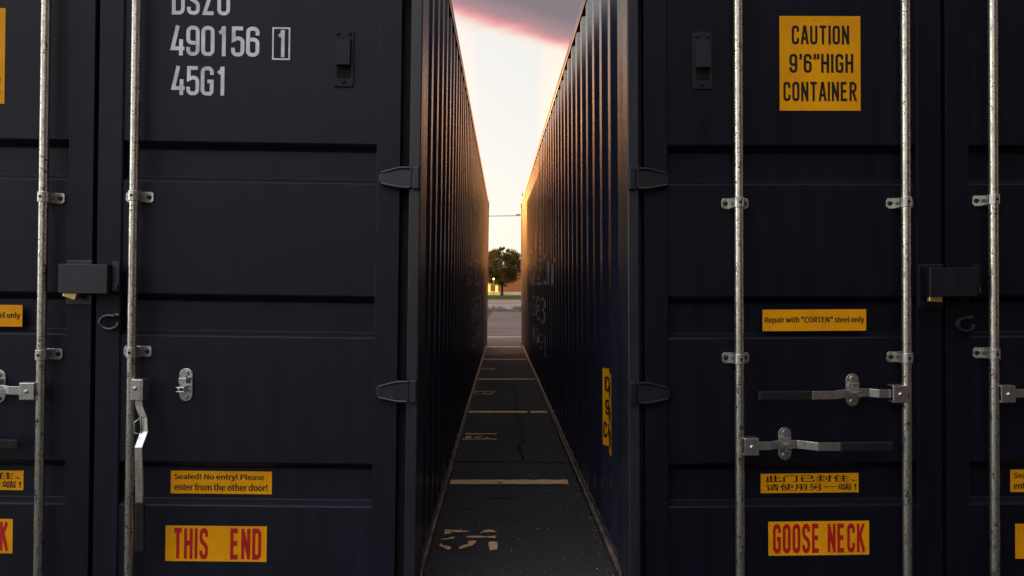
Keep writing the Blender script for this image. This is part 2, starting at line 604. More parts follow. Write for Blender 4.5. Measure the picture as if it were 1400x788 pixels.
def ribbon(pts, t, closed):
    P = []
    for p in pts:
        if not P or (Vector(p) - P[-1]).length > 1e-4:
            P.append(Vector(p))
    if closed and (P[0] - P[-1]).length < 1e-4:
        P.pop()
    n = len(P)
    vs_, fs = [], []
    for i in range(n):
        a = P[i] - P[i - 1] if (closed or i > 0) else P[1] - P[0]
        b = P[(i + 1) % n] - P[i] if (closed or i < n - 1) else P[i] - P[i - 1]
        a = a.normalized(); b = b.normalized()
        na = Vector((-a.y, a.x)); nb = Vector((-b.y, b.x))
        m = na + nb
        if m.length < 1e-5:
            m = na
        m.normalize()
        k = t / 2 / max(0.45, m.dot(na))
        vs_ += [P[i] + m * k, P[i] - m * k]
    for i in range(n if closed else n - 1):
        j = (i + 1) % n
        fs.append((2 * i, 2 * j, 2 * j + 1, 2 * i + 1))
    return vs_, fs


def put_code(mb, body, x0, z0, h, y, mi, adv=None, sx=1.0, t=0.145):
    """stroke lettering of cap height h starting at x0"""
    s = h / (1 + t)
    x = x0 + t / 2 * s
    for ch in body:
        if ch != ' ':
            for q, (closed, pts) in enumerate(GL[ch]):
                vs_, fs = ribbon(pts, t, closed)
                mb.add([(x + v.x * s * sx, y - 0.0003 * q, z0 + (v.y + t / 2) * s) for v in vs_], fs, mi)
        x += (adv or 0.62 * s)


_r2 = 0.16
GL.update({
    'C': [(False, [(GW, 0.70)] + arc(GW - _r2, 1 - _r2, _r2, 0, 90) + arc(_r2, 1 - _r2, _r2, 90, 180) + arc(_r2, _r2, _r2, 180, 270) + arc(GW - _r2, _r2, _r2, 270, 360) + [(GW, 0.30)])],
    'A': [(False, [(-0.02, -0.08), (0.16, 1.0), (0.22, 1.0), (0.40, -0.08)]), (False, [(0.07, 0.28), (0.31, 0.28)])],
    'T': [(False, [(-0.06, 1.0), (0.42, 1.0)]), (False, [(0.18, -0.08), (0.18, 0.95)])],
    'I': [(False, [(0.0, -0.08), (0.0, 1.08)])],
    'O': GL['0'],
    'N': [(False, [(0, -0.08), (0, 1.08)]), (False, [(0.0, 1.0), (GW, 0.0)]), (False, [(GW, -0.08), (GW, 1.08)])],
    'H': [(False, [(0, -0.08), (0, 1.08)]), (False, [(0.0, 0.52), (GW, 0.52)]), (False, [(GW, -0.08), (GW, 1.08)])],
    'E': [(False, [(0.36, 1.0), (0, 1.0), (0, 0.0), (0.38, 0.0)]), (False, [(0.0, 0.52), (0.33, 0.52)])],
    'R': [(False, [(0, -0.08), (0, 1.0)] + arc(GW - 0.2, 0.8, 0.2, 90, 0) + arc(GW - 0.2, 0.70, 0.2, 0, -90) + [(0.02, 0.5)]), (False, [(0.17, 0.5), (0.39, -0.08)])],
    'K': [(False, [(0, -0.08), (0, 1.08)]), (False, [(0.37, 1.08), (0.03, 0.45)]), (False, [(0.13, 0.60), (0.40, -0.08)])],
    '’': [(False, [(0.02, 1.08), (0.02, 0.90), (-0.02, 0.74)])],
    '”': [(False, [(0.0, 1.08), (0.0, 0.90), (-0.04, 0.74)]), (False, [(0.22, 1.08), (0.22, 0.90), (0.18, 0.74)])],
})
GWID = {'I': 0.0, '’': 0.0, '”': 0.2, ' ': 0.10, '1': 0.22}


def bold_caps(mb, body, x0, x1, z0, z1, mi, place, t=0.17, gap=0.13):
    """heavy capitals fitted to a box; place(x, z, layer) gives the point in space"""
    xs, x = [], 0.0
    for ch in body:
        xs.append(x)
        x += GWID.get(ch, GW) + t + gap
    total = x - gap
    kx = (x1 - x0) / total
    kz = (z1 - z0) / (1 + t)
    for ch, xx in zip(body, xs):
        if ch == ' ':
            continue
        for q, (closed, pts) in enumerate(GL[ch]):
            vs_, fs = ribbon(pts, t, closed)
            mb.add([place(x0 + (xx + t / 2 + v.x) * kx, z0 + min(max(v.y + t / 2, 0), 1 + t) * kz, q) for v in vs_], fs, mi)


# ------------------------------------------------------------------ container frames
CW, CL, CH = 2.49, 12.19, 2.896


def frame_matrix(pivot_world, pivot_local_x, yaw, roll):
    return Matrix.Translation(pivot_world) @ Matrix.Rotation(yaw, 4, 'Z') @ Matrix.Rotation(roll, 4, 'Y') @ Matrix.Translation((-pivot_local_x, 0, 0))


ML = frame_matrix(Vector((-0.3745, 2.89, 0.014)), CW / 2, 0.0102, 0.0138)
MR = frame_matrix(Vector((0.452, 2.89, 0.014)), -CW / 2, 0.0217, -0.004)


def loc(Mx, px, py, depth):
    """photo pixel -> (x, z) on the container's own plane y = depth"""
    inv = Mx.inverted()
    o = inv @ Vector((0, 0, EYE))
    d = inv.to_3x3() @ Vector(((px - CX) / F, 1, (HY - py) / F))
    t = (depth - o.y) / d.y
    p = o + d * t
    return p.x, p.z


def onL(px, py, d=0.02):
    return loc(ML, px, py, d)


def onR(px, py, d=0.02):
    return loc(MR, px, py, d)


# depth planes inside a container: 0 = corner post face, + goes into the box
D_LEAF, D_PANEL, D_BAND, D_GASKET = 0.012, 0.020, 0.052, 0.060
D_ROD = -0.030
R_ROD = 0.0172

# band heights, read on the left container's right leaf
bands = []
for yt, yb in ((203, 252), (411, 463), (640, 694)):
    zt = onL(513, yt - 6, D_PANEL)[1]
    zb = onL(513, yb + 1, D_PANEL)[1]
    bands.append((zt, zb))
bands.append((2.52, 2.37))

LEAF_Z0, LEAF_Z1 = 0.028, 2.76
# right leaf limits (from the left container) and left leaf limits (from the right container)
RL_X0 = onL(133, 300, D_LEAF)[0]; RL_X1 = onL(546, 300, D_LEAF)[0]
RP_X0 = onL(167, 300, D_PANEL)[0]; RP_X1 = onL(515, 300, D_PANEL)[0]
LL_X0 = onR(881, 300, D_LEAF)[0]; LL_X1 = onR(1287, 300, D_LEAF)[0]
LP_X0 = onR(912, 300, D_PANEL)[0]; LP_X1 = onR(1253, 300, D_PANEL)[0]


def leaf_mesh(x0, x1, p0, p1):
    mb = MB()
    mb.box(x0, p0, D_LEAF, 0.075, LEAF_Z0, LEAF_Z1)
    mb.box(p1, x1, D_LEAF, 0.075, LEAF_Z0, LEAF_Z1)
    mb.box(p0, p1, D_LEAF, 0.075, LEAF_Z1 - 0.10, LEAF_Z1)
    mb.box(p0, p1, D_LEAF, 0.075, LEAF_Z0, LEAF_Z0 + 0.030)
    prof = [(D_PANEL, LEAF_Z1 - 0.10)]
    for zt, zb in sorted(bands, reverse=True):
        sl_ = 0.030
        prof += [(D_PANEL, zt), (D_PANEL + 0.004, zt - 0.006), (D_BAND - 0.003, zt - sl_ + 0.004), (D_BAND, zt - sl_),
                 (D_BAND, zb + sl_ - 0.007), (D_BAND - 0.003, zb + sl_ - 0.010), (D_PANEL + 0.004, zb + 0.006), (D_PANEL, zb)]
    prof.append((D_PANEL, LEAF_Z0 + 0.030))
    n = len(prof)
    vs_ = [(p0, y, z) for y, z in prof] + [(p1, y, z) for y, z in prof]
    mb.add(vs_, [(i, i + 1, n + i + 1, n + i) for i in range(n - 1)])
    # weld bead between frame and panel
    for xx in (p0, p1):
        mb.tube([(xx, D_PANEL - 0.001, LEAF_Z0 + 0.04), (xx, D_PANEL - 0.001, LEAF_Z1 - 0.1)], 0.0035, 6)
    return mb


def sticker(door, x0, x1, z0, z1, rows, ink, y=D_PANEL - 0.0008, bold=0.0, label=None):
    """rows: list of (text, u0, u1, v0, v1) in the unit square of the sticker"""
    mb = MB()
    r = min(0.004, (x1 - x0) * 0.1)
    mb.prism_xz([(x0, z0), (x1, z0), (x1, z1), (x0, z1)], y, y + 0.0006, 0)
    for body, u0, u1, v0, v1 in rows:
        if body.isupper() or body == '9’6”HIGH':
            bold_caps(mb, body, x0 + u0 * (x1 - x0), x0 + u1 * (x1 - x0), z0 + v0 * (z1 - z0), z0 + v1 * (z1 - z0), 1,
                      lambda x, z, q: (x, y - 0.0006 - 0.00025 * q, z), t=0.19 if ink == 'red_ink' else 0.165)
            continue
        put_text(mb, body, x0 + u0 * (x1 - x0), x0 + u1 * (x1 - x0), z0 + v0 * (z1 - z0), z0 + v1 * (z1 - z0), y - 0.0006, 1, bold)
    o = mb.build('sticker', [M['yellow'], M[ink]], door)
    if label:
        o['label'] = label
    return o


def rods_and_brackets(door, xs_z, side):
    for x, zs in xs_z:
        mb = MB()
        mb.tube([(x, D_ROD, 0.03), (x, D_ROD, 2.80)], R_ROD, 20)
        mb.build('locking_rod', M['rod'], door, smooth=True)
        for z in zs:
            b = MB()
            h = 0.021
            # base plate with rounded ends, strap over the rod, bolts
            xl, xr = x - 0.053, x + 0.053
            c = 0.008
            b.prism_xz([(xl + c, z - h), (xr - c, z - h), (xr, z - h + c), (xr, z + h - c), (xr - c, z + h), (xl + c, z + h), (xl, z + h - c), (xl, z - h + c)], D_PANEL - 0.006, D_PANEL - 0.001)
            R2 = R_ROD + 0.0045
            n = 10
            out = [(x + R2 * math.cos(math.pi + math.pi * i / n), D_ROD + R2 * math.sin(math.pi + math.pi * i / n)) for i in range(n + 1)]
            out = [(x - R2, D_PANEL - 0.007)] + out + [(x + R2, D_PANEL - 0.007)]
            k = len(out)
            hh = h * 0.93
            b.add([(p[0], p[1], z - hh) for p in out] + [(p[0], p[1], z + hh) for p in out],
                  [(i, i + 1, k + i + 1, k + i) for i in range(k - 1)] + [tuple(range(k)), tuple(reversed(range(k, 2 * k)))])
            b.build('rod_bracket', M['zinc'], door, bevel=0.0015)
            for bx in (x - 0.037, x + 0.037):
                bb = MB()
                bb.tube([(bx, D_PANEL - 0.005, z), (bx, D_PANEL - 0.012, z)], [0.0095, 0.0075], 10)
                bb.build('bracket_bolt', M['grip'], door, smooth=True)
            bb = MB()
            bb.tube([(x, D_ROD - R2 + 0.004, z), (x, D_ROD - R2 - 0.002, z)], 0.0055, 10)
            bb.build('bracket_bolt', M['grip'], door, smooth=True)


def flat_bar(mb, pts, w, t, mi=0, vertical=False):
    """bar of height w following (a, y) points; a runs along x (or z when vertical)"""
    n = len(pts)
    for i in range(n - 1):
        pass
    vs_ = []
    for a, y, c in pts:
        for s, yy in ((-1, y), (1, y), (1, y + t), (-1, y + t)):
            vs_.append((c + s * w / 2, yy, a) if vertical else (a, yy, c + s * w / 2))
    fs = []
    for i in range(n - 1):
        for k in range(4):
            k2 = (k + 1) % 4
            fs.append((4 * i + k, 4 * i + k2, 4 * i + 4 + k2, 4 * i + 4 + k))
    fs += [(3, 2, 1, 0), tuple(4 * (n - 1) + k for k in range(4))]
    mb.add(vs_, fs, mi)


def catch(door, x, z):
    """oval catch plate with folded retainer"""
    mb = MB()
    w, h = 0.026, 0.064
    pts = [(x + w * math.cos(a), z + (h - w) + w * math.sin(a)) for a in [math.pi * i / 8 for i in range(9)]]
    pts += [(x + w * math.cos(a), z - (h - w) + w * math.sin(a)) for a in [math.pi + math.pi * i / 8 for i in range(9)]]
    mb.prism_xz(pts, D_PANEL - 0.006, D_PANEL - 0.001)
    mb.box(x - 0.017, x + 0.014, D_PANEL - 0.034, D_PANEL - 0.006, z + 0.008, z + 0.030)
    mb.box(x - 0.020, x + 0.012, D_PANEL - 0.050, D_PANEL - 0.012, z - 0.024, z - 0.019)
    mb.box(x - 0.020, x + 0.012, D_PANEL - 0.050, D_PANEL - 0.012, z - 0.008, z - 0.003)
    mb.box(x - 0.013, x - 0.005, D_PANEL - 0.050, D_PANEL - 0.016, z - 0.019, z - 0.008)
    mb.build('handle_catch', M['zinc'], door, bevel=0.002)
    for zz in (z + 0.043, z - 0.045):
        b = MB()
        b.tube([(x, D_PANEL - 0.005, zz), (x, D_PANEL - 0.014, zz)], [0.013, 0.010], 12)
        b.build('catch_rivet', M['steel'], door, smooth=True)


def handle_h(door, xrod, z, direction, length, xcatch):
    """closed lever lying across the door; direction +1 runs to the right"""
    d = direction
    hub = MB()
    hx0, hx1 = sorted((xrod + d * 0.010, xrod + d * 0.066))
    hub.box(hx0, hx1, D_ROD - 0.027, D_ROD - 0.021, z - 0.033, z + 0.033)
    hub.box(hx0, hx1, D_ROD - 0.0212, D_ROD + 0.022, z + 0.027, z + 0.033)
    hub.box(hx0, hx1, D_ROD - 0.0212, D_ROD + 0.022, z - 0.033, z - 0.027)
    hub.tube([((hx0 + hx1) / 2, D_ROD - 0.026, z), ((hx0 + hx1) / 2, D_ROD - 0.034, z)], [0.009, 0.006], 10)
    hub.build('handle_hub', M['zinc'], door, bevel=0.003)
    bar = MB()
    xc = xcatch
    x_end = xrod + d * length
    x_grip = xrod + d * (length - 0.205)
    y0 = D_ROD - 0.012
    pts = [(xrod + d * 0.050, y0, z), (xc - d * 0.075, y0 - 0.002, z + 0.001), (xc - d * 0.045, y0 + 0.012, z + 0.003),
           (xc + d * 0.030, y0 + 0.012, z + 0.003), (xc + d * 0.10, y0 - 0.016, z - 0.001), (x_grip, y0 - 0.016, z - 0.002)]
    flat_bar(bar, pts, 0.032, 0.007)
    bar.build('handle', M['zinc'], door, bevel=0.0015)
    g = MB()
    flat_bar(g, [(x_grip, y0 - 0.019, z - 0.002), (x_end - d * 0.01, y0 - 0.019, z - 0.003), (x_end, y0 - 0.017, z - 0.003)], 0.038, 0.013)
    g.build('handle_grip', M['grip'], door, bevel=0.005)
    hs = MB()  # hasp tongue that keeps the lever in the catch
    hs.add([(xc - 0.030, y0 - 0.004, z + 0.006), (xc, y0 - 0.006, z - 0.014), (xc + 0.026, y0 - 0.004, z), (xc + 0.004, y0 - 0.008, z + 0.010),
            (xc - 0.030, y0 + 0.004, z + 0.006), (xc, y0 + 0.004, z - 0.014), (xc + 0.026, y0 + 0.004, z), (xc + 0.004, y0 + 0.004, z + 0.010)],
           [(0, 1, 2, 3), (7, 6, 5, 4), (0, 4, 5, 1), (1, 5, 6, 2), (2, 6, 7, 3), (3, 7, 4, 0)])
    hs.build('catch_tongue', M['zinc'], door, bevel=0.002)


def handle_down(door, xrod, zhub):
    """released lever hanging down beside its rod (positions read from the left container)"""
    x = onL(190, 533, D_ROD - 0.02)[0]
    hub = MB()
    hub.box(x - 0.022, x + 0.018, D_ROD - 0.040, D_ROD - 0.034, zhub - 0.040, zhub + 0.040)
    hub.box(x - 0.022, x + 0.018, D_ROD - 0.0342, D_ROD + 0.006, zhub + 0.034, zhub + 0.040)
    hub.box(x + 0.018, x + 0.024, D_ROD - 0.040, D_ROD + 0.006, zhub - 0.040, zhub + 0.040)
    hub.tube([(x - 0.006, D_ROD - 0.039, zhub + 0.006), (x - 0.006, D_ROD - 0.047, zhub + 0.006)], [0.010, 0.006], 10)
    hub.build('handle_hub', M['zinc'], door, bevel=0.004)
    bar = MB()

    def q(px, py, dp):
        a, b = onL(px, py, dp)
        return (b, dp, a)
    flat_bar(bar, [q(189, 546, D_ROD - 0.028), q(190, 556, D_ROD - 0.028), q(196, 572, D_ROD - 0.030), q(197, 590, D_ROD - 0.036),
                   q(189, 612, D_ROD - 0.072), q(189.5, 640, D_ROD - 0.074), q(190, 688, D_ROD - 0.074)], 0.028, 0.008, vertical=True)
    bar.build('handle', M['zinc'], door, bevel=0.0015)
    g = MB()
    flat_bar(g, [q(190, 687, D_ROD - 0.077), q(190.5, 752, D_ROD - 0.077), q(191, 758, D_ROD - 0.074)], 0.036, 0.014, vertical=True)
    g.build('handle_grip', M['grip'], door, bevel=0.005)
    w = MB()
    a0 = onL(184, 578, D_ROD - 0.04); a1 = onL(193, 570, D_ROD - 0.04); a2 = onL(184, 592, D_ROD - 0.04); a3 = onL(193, 594, D_ROD - 0.04)
    ring = [(a0[0], D_ROD - 0.04, a0[1]), (a1[0], D_ROD - 0.04, a1[1]), (a3[0], D_ROD - 0.04, a3[1]), (a2[0], D_ROD - 0.04, a2[1]), (a0[0], D_ROD - 0.04, a0[1] - 0.001)]
    w.tube(ring, 0.003, 6)
    w.build('handle_keeper', M['steel'], door)


def vent(door, x, z):
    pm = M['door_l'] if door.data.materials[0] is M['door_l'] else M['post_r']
    mb = MB()
    mb.prism_xz([(x - 0.036, z - 0.111), (x + 0.032, z - 0.111), (x + 0.038, z - 0.105), (x + 0.038, z + 0.105), (x + 0.032, z + 0.111), (x - 0.032, z + 0.111), (x - 0.038, z + 0.105), (x - 0.038, z - 0.109)],
                D_PANEL - 0.006, D_PANEL - 0.001)
    # hood that opens downwards
    mb.add([(x - 0.027, D_PANEL - 0.006, z + 0.076), (x + 0.027, D_PANEL - 0.006, z + 0.076), (x + 0.027, D_PANEL - 0.026, z - 0.032), (x - 0.027, D_PANEL - 0.026, z - 0.032),
            (x - 0.027, D_PANEL - 0.005, z - 0.032), (x + 0.027, D_PANEL - 0.005, z - 0.032), (x - 0.027, D_PANEL - 0.020, z + 0.066), (x + 0.027, D_PANEL - 0.020, z + 0.066)],
           [(0, 1, 7, 6), (6, 7, 2, 3), (0, 6, 3, 4), (1, 5, 2, 7), (3, 2, 5, 4)])
    mb.box(x - 0.027, x + 0.027, D_PANEL - 0.0075, D_PANEL - 0.004, z - 0.076, z - 0.034, 1)
    for bx, bz in ((x - 0.024, z + 0.094), (x + 0.022, z + 0.094), (x, z - 0.092)):
        mb.tube([(bx, D_PANEL - 0.005, bz), (bx, D_PANEL - 0.012, bz)], [0.0085, 0.006], 10)
    mb.build('vent', [pm, M['dark_hole']], door, bevel=0.0015)


def hinge(door, side, z):
    """strap hinge: cast blade on the leaf frame plus knuckle in front of the corner post"""
    s = side
    X = CW / 2
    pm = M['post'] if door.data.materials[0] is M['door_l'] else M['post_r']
    mb = MB()

    def pts(lst):
        return [(s * (X - a), z + b) for a, b in lst]
    blade = pts([(0.030, -0.040), (0.075, -0.040), (0.150, -0.027), (0.160, -0.018), (0.160, 0.010), (0.150, 0.022), (0.075, 0.041), (0.030, 0.041)])
    mb.prism_xz(blade, -0.010, D_LEAF + 0.004)
    mb.build('hinge', pm, door, bevel=0.005, seg=3)
    k = MB()
    k.box(min(s * (X - 0.030), s * (X - 0.002)), max(s * (X - 0.030), s * (X - 0.002)), -0.018, 0.010, z - 0.045, z + 0.045)
    k.build('hinge_knuckle', pm, door, bevel=0.006, seg=3)
    r = MB()
    # raised rib along the upper and lower edge of the blade
    for q in (1, -1):
        e = [(s * (X - 0.040), -0.013, z + q * 0.038), (s * (X - 0.080), -0.013, z + q * 0.037), (s * (X - 0.150), -0.008, z + (0.018 if q > 0 else -0.024))]
        r.tube(e, 0.0055, 8)
    r.build('hinge_rib', pm, door, smooth=True)


def make_container(name, Mx, right, label):
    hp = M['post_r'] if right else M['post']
    root = empty(name)
    root.matrix_world = Mx
    tag(root, label, 'shipping container', 'shipping containers beside the narrow alley')
    X = CW / 2
    # --- frame
    for s in (-1, 1):
        p = MB()
        xo, xi = s * X, s * (X - 0.044)
        p.box(min(xo, xi), max(xo, xi), 0.0, 0.235, 0.046, CH - 0.12)
        xj = s * (X - 0.125)
        p.box(min(xi, xj) + (0.002 if s < 0 else 0), max(xi, xj) - (0.002 if s > 0 else 0), 0.085, 0.235, 0.046, CH - 0.12)
        p.build('corner_post', M['post'], root, bevel=0.005, seg=3)
        g = MB()
        a, b = s * (X - 0.046), (RL_X1 if s > 0 else LL_X0)
        g.box(min(a, b) + 0.001, max(a, b) - 0.001, D_GASKET, 0.083, LEAF_Z0, LEAF_Z1)
        g.build('door_gasket', M['rubber'], root)
        p = MB()
        p.box(min(s * X, s * (X - 0.16)), max(s * X, s * (X - 0.16)), CL - 0.17, CL, 0.12, CH - 0.12)
        p.build('corner_post', M['post'], root, bevel=0.006)
        for y0, y1 in ((-0.002, 0.178), (CL - 0.178, CL + 0.002)):
            for z0, z1 in ((0, 0.118), (CH - 0.118, CH + 0.004)):
                if y0 < 0 and z0 == 0:
                    z1 = 0.044
                c = MB()
                c.box(min(s * (X + 0.003), s * (X - 0.162)), max(s * (X + 0.003), s * (X - 0.162)), y0, y1, z0, z1)
                # hand hole on the outer face, raised rim
                xf = s * (X + 0.003)
                ring = [(xf, (y0 + y1) / 2 + 0.040 * math.cos(t), (z0 + z1) / 2 + 0.028 * math.sin(t)) for t in [2 * math.pi * i / 12 for i in range(12)]]
                c.add([(xf + s * 0.0006, r_[1], r_[2]) for r_ in ring], [tuple(range(12))], 1)
                c.build('corner_casting', [M['post'], M['dark_hole']], root, bevel=0.008, seg=3)
        # rails
        t = MB()
        xa, xb = s * (X - 0.004), s * (X - 0.064)
        t.box(min(xa, xb), max(xa, xb), 0.18, CL - 0.18, CH - 0.066, CH - 0.006)
        t.build('top_rail', M['post'], root, bevel=0.006)
        t = MB()
        xa, xb = s * (X - 0.010), s * (X - 0.055)
        t.box(min(xa, xb), max(xa, xb), 0.235, CL - 0.17, 0.035, 0.058, 0)
        xa = s * (X + 0.004)
        t.box(min(xa, xb), max(xa, xb), 0.18, CL - 0.18, 0.012, 0.027, 1)
        t.build('bottom_rail', [M['wall'], M['flange']], root, bevel=0.003)
        # corrugated side sheet
        prof = [(0.235, X - 0.010), (0.262, X - 0.014), (0.33, X - 0.052), (0.434, X - 0.052)]
        y = 0.434
        pitch = [(0.104, X - 0.052), (0.068, X - 0.012), (0.072, X - 0.012), (0.068, X - 0.052)]
        while y + 0.312 < CL - 0.30:
            for dyy, xx in pitch[1:]:
                y += dyy
                prof.append((y, xx))
            y += 0.070
            prof.append((y, X - 0.052))
        prof += [(CL - 0.22, X - 0.012), (CL - 0.165, X - 0.012)]
        n = len(prof)
        w = MB()
        z0, z1 = 0.055, CH - 0.060
        th = 0.003
        w.add([(s * xx, yy, z0) for yy, xx in prof] + [(s * xx, yy, z1) for yy, xx in prof] +
              [(s * (xx - th), yy, z0) for yy, xx in prof] + [(s * (xx - th), yy, z1) for yy, xx in prof],
              [(i, i + 1, n + i + 1, n + i) for i in range(n - 1)] + [(2 * n + i, 3 * n + i, 3 * n + i + 1, 2 * n + i + 1) for i in range(n - 1)])
        w.build('side_wall', M['wall'], root)
    # roof, floor and rear end
    r = MB()
    n = 58
    yy = [0.15 + (CL - 0.3) * i / n for i in range(n + 1)]
    zz = [CH - 0.012 - (0.02 if (i // 2) % 2 else 0.0) for i in range(n + 1)]
    r.add([(-X + 0.066, a, b) for a, b in zip(yy, zz)] + [(X - 0.066, a, b) for a, b in zip(yy, zz)], [(i, i + 1, n + 2 + i, n + 1 + i) for i in range(n)])
    r.build('roof_panel', M['wall'], root)
    r = MB()
    r.box(-X + 0.066, X - 0.066, 0.11, CL - 0.02, 0.09, 0.15)
    r.build('floor_frame', M['wood'], root)
    r = MB()
    n = 36
    xx = [-X + 0.16 + (CW - 0.32) * i / n for i in range(n + 1)]
    dd = [CL - 0.012 - (0.04 if (i // 2) % 2 else 0.0) for i in range(n + 1)]
    r.add([(a, b, 0.14) for a, b in zip(xx, dd)] + [(a, b, CH - 0.1) for a, b in zip(xx, dd)], [(i, i + 1, n + 2 + i, n + 1 + i) for i in range(n)])
    r.box(-X + 0.162, X - 0.162, CL - 0.09, CL - 0.004, 0.012, 0.14)
    r.box(-X + 0.162, X - 0.162, CL - 0.09, CL - 0.004, CH - 0.1, CH - 0.006)
    r.build('end_wall', M['wall'], root)
    r = MB()
    r.box(-X + 0.162, X - 0.162, 0.0, 0.10, LEAF_Z1 + 0.012, CH - 0.004)
    r.build('door_header', M['post'], root, bevel=0.006)
    r = MB()
    r.box(-X + 0.162, X - 0.162, 0.0, 0.10, 0.010, LEAF_Z0 - 0.006)
    r.build('door_sill', M['post'], root, bevel=0.006)
    r = MB()
    r.box(LL_X1 + 0.001, RL_X0 - 0.001, 0.045, 0.075, LEAF_Z0, LEAF_Z1)
    r.build('door_gasket', M['rubber'], root)

    # --- left leaf
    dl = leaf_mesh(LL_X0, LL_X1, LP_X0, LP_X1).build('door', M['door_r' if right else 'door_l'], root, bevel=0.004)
    za, zb = onR(1012, 277, D_ROD)[1], onR(1012, 491, D_ROD)[1]
    xr1, xr2 = onR(1010.5, 400, D_ROD)[0], onR(1239, 400, D_ROD)[0]
    zs = [za, zb, 2.55]
    rods_and_brackets(dl, [(xr1, zs), (xr2, zs)], -1)
    dh = D_ROD - 0.02
    c1 = onR(1168, 534, D_PANEL - 0.02); c2 = onR(1075, 608, D_PANEL - 0.02)
    h1 = onR(1226, 539, dh)[1]; h2 = onR(1026, 611, dh)[1]
    catch(dl, *c1); catch(dl, *c2)
    handle_h(dl, xr2, h1, -1, xr2 - onR(1036, 537, dh)[0], c1[0])
    handle_h(dl, xr1, h2, 1, onR(1221, 609, dh)[0] - xr1, c2[0])
    vent(dl, *onR(960, 83.5, D_PANEL))

    def quadR(x0, y0, x1, y1, off=0.0):
        a = onR(x0, y1, D_PANEL); b = onR(x1, y0, D_PANEL)
        off = 0.0 if right else off
        return a[0] + off, b[0] + off, a[1], b[1]
    sticker(dl, *quadR(1066, 22.5, 1176, 151.5, -0.036), [('CAUTION', .15, .86, .70, .90), ('9’6”HIGH', .12, .91, .40, .60), ('CONTAINER', .045, .95, .10, .305)], 'black_ink', bold=0.022, label='large yellow height warning sticker')
    sticker(dl, *quadR(1042.5, 423, 1184, 453, 0.026), [('Repair with "CORTEN" steel only', .012, .988, .32, .68)], 'black_ink', bold=0.024, label='narrow yellow repair note sticker')
    sticker(dl, *quadR(1044, 649.5, 1179, 677.5, 0.036), [('此门已封住、', .04, .975, .56, .92), ('请使用另一端！', .04, .985, .12, .47)], 'black_ink', y=D_BAND - 0.001, bold=0.006, label='yellow sticker with two rows of Chinese characters')
    sticker(dl, *quadR(1050.5, 712, 1188, 760, -0.008), [('GOOSE NECK', .045, .955, .07, .93)], 'red_ink', bold=0.03, label='yellow sticker with tall red lettering')
    for hz in (onR(885, 245, 0)[1], onR(885, 537, 0)[1], 2.42):
        hinge(dl, -1, hz)
    # --- right leaf
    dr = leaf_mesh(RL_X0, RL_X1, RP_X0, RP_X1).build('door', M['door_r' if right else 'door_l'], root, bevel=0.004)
    xr3 = onL(181.5, 400, D_ROD)[0]
    rods_and_brackets(dr, [(xr3, [onL(181, 268, D_ROD)[1], onL(180, 482, D_ROD)[1], 2.55])], 1)
    cr = onL(252, 527, D_PANEL - 0.02)
    catch(dr, *cr)
    hz3 = onL(188, 533, D_ROD - 0.03)[1]
    if right:
        handle_h(dr, xr3, onR(1378, 539, dh)[1], 1, 0.52, cr[0])
    else:
        handle_down(dr, xr3, hz3)
    vent(dr, *onL(470.5, 80, D_PANEL))

    def quadL(x0, y0, x1, y1, d=D_PANEL):
        a = onL(x0, y1, d); b = onL(x1, y0, d)
        return a[0], b[0], a[1], b[1]
    sticker(dr, *quadL(233.5, 645, 372, 674.5, D_BAND), [('Sealed! No entry! Please', .025, .93, .56, .88), ('enter from the other door!', .025, .965, .14, .46)], 'black_ink', y=D_BAND - 0.001, bold=0.024, label='yellow sticker with two small black rows of text')
    sticker(dr, *quadL(226, 720, 365, 767), [('THIS', .08, .42, .06, .94), ('END', .64, .945, .06, .94)], 'red_ink', bold=0.03, label='yellow sticker with two red words')
    if not right:
        c = MB()
        yk = D_PANEL - 0.0006

        def line(body, x0, x1, yb, yt):
            a = onL(x0, yb, D_PANEL); b = onL(x1, yt, D_PANEL)
            h = b[1] - a[1]
            t = 0.145
            s_ = h / (1 + t)
            n_ = len(body)
            # advance so that the last glyph ends at x1
            adv = (b[0] - a[0] - (GW + t) * s_) / max(1, n_ - 1)
            put_code(c, body, a[0], a[1], h, yk, 0, adv)
        line('DSZU', 235, 315, 20, -18)
        line('490156', 234, 355, 76, 37)
        line('1', 377, 392, 78.5, 41.5)
        line('45G1', 235, 312, 130, 91.5)
        b0 = onL(373, 81, D_PANEL); b1 = onL(396, 39, D_PANEL)
        x0, x1, z0, z1 = b0[0], b1[0], b0[1], b1[1]
        vs_, fs = ribbon([(x0, z0), (x1, z0), (x1, z1), (x0, z1)], 0.006, True)
        c.add([(v.x, yk - 0.0004, v.y) for v in vs_], fs, 0)
        c.build('serial_lettering', M['white_ink'], dr)
    for hz in (onL(540, 243.5, 0)[1], onL(540, 535, 0)[1], 2.42):
        hinge(dr, 1, hz)
    # lock box over the meeting edge, with its backing tab on the other leaf and a lashing ring
    bx0, bz1 = onL(82, 361, -0.05); bx1, bz0 = onL(148, 402, -0.05)
    lb = MB()
    yf, yb_ = -0.060, 0.010
    lb.box(bx0, bx1, yf, yf + 0.005, bz0, bz1)
    lb.box(bx0, bx1, yf + 0.0052, yb_, bz1 - 0.005, bz1)
    lb.box(bx0, bx0 + 0.005, yf + 0.0052, yb_, bz0, bz1 - 0.0052)
    lb.box(bx1 - 0.005, bx1, yf + 0.0052, yb_, bz0, bz1 - 0.0052)
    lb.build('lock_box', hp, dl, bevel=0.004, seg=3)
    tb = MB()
    tb.box(bx1 + 0.002, bx1 + 0.030, yf + 0.030, yf + 0.042, bz0 + 0.010, bz1 + 0.012)
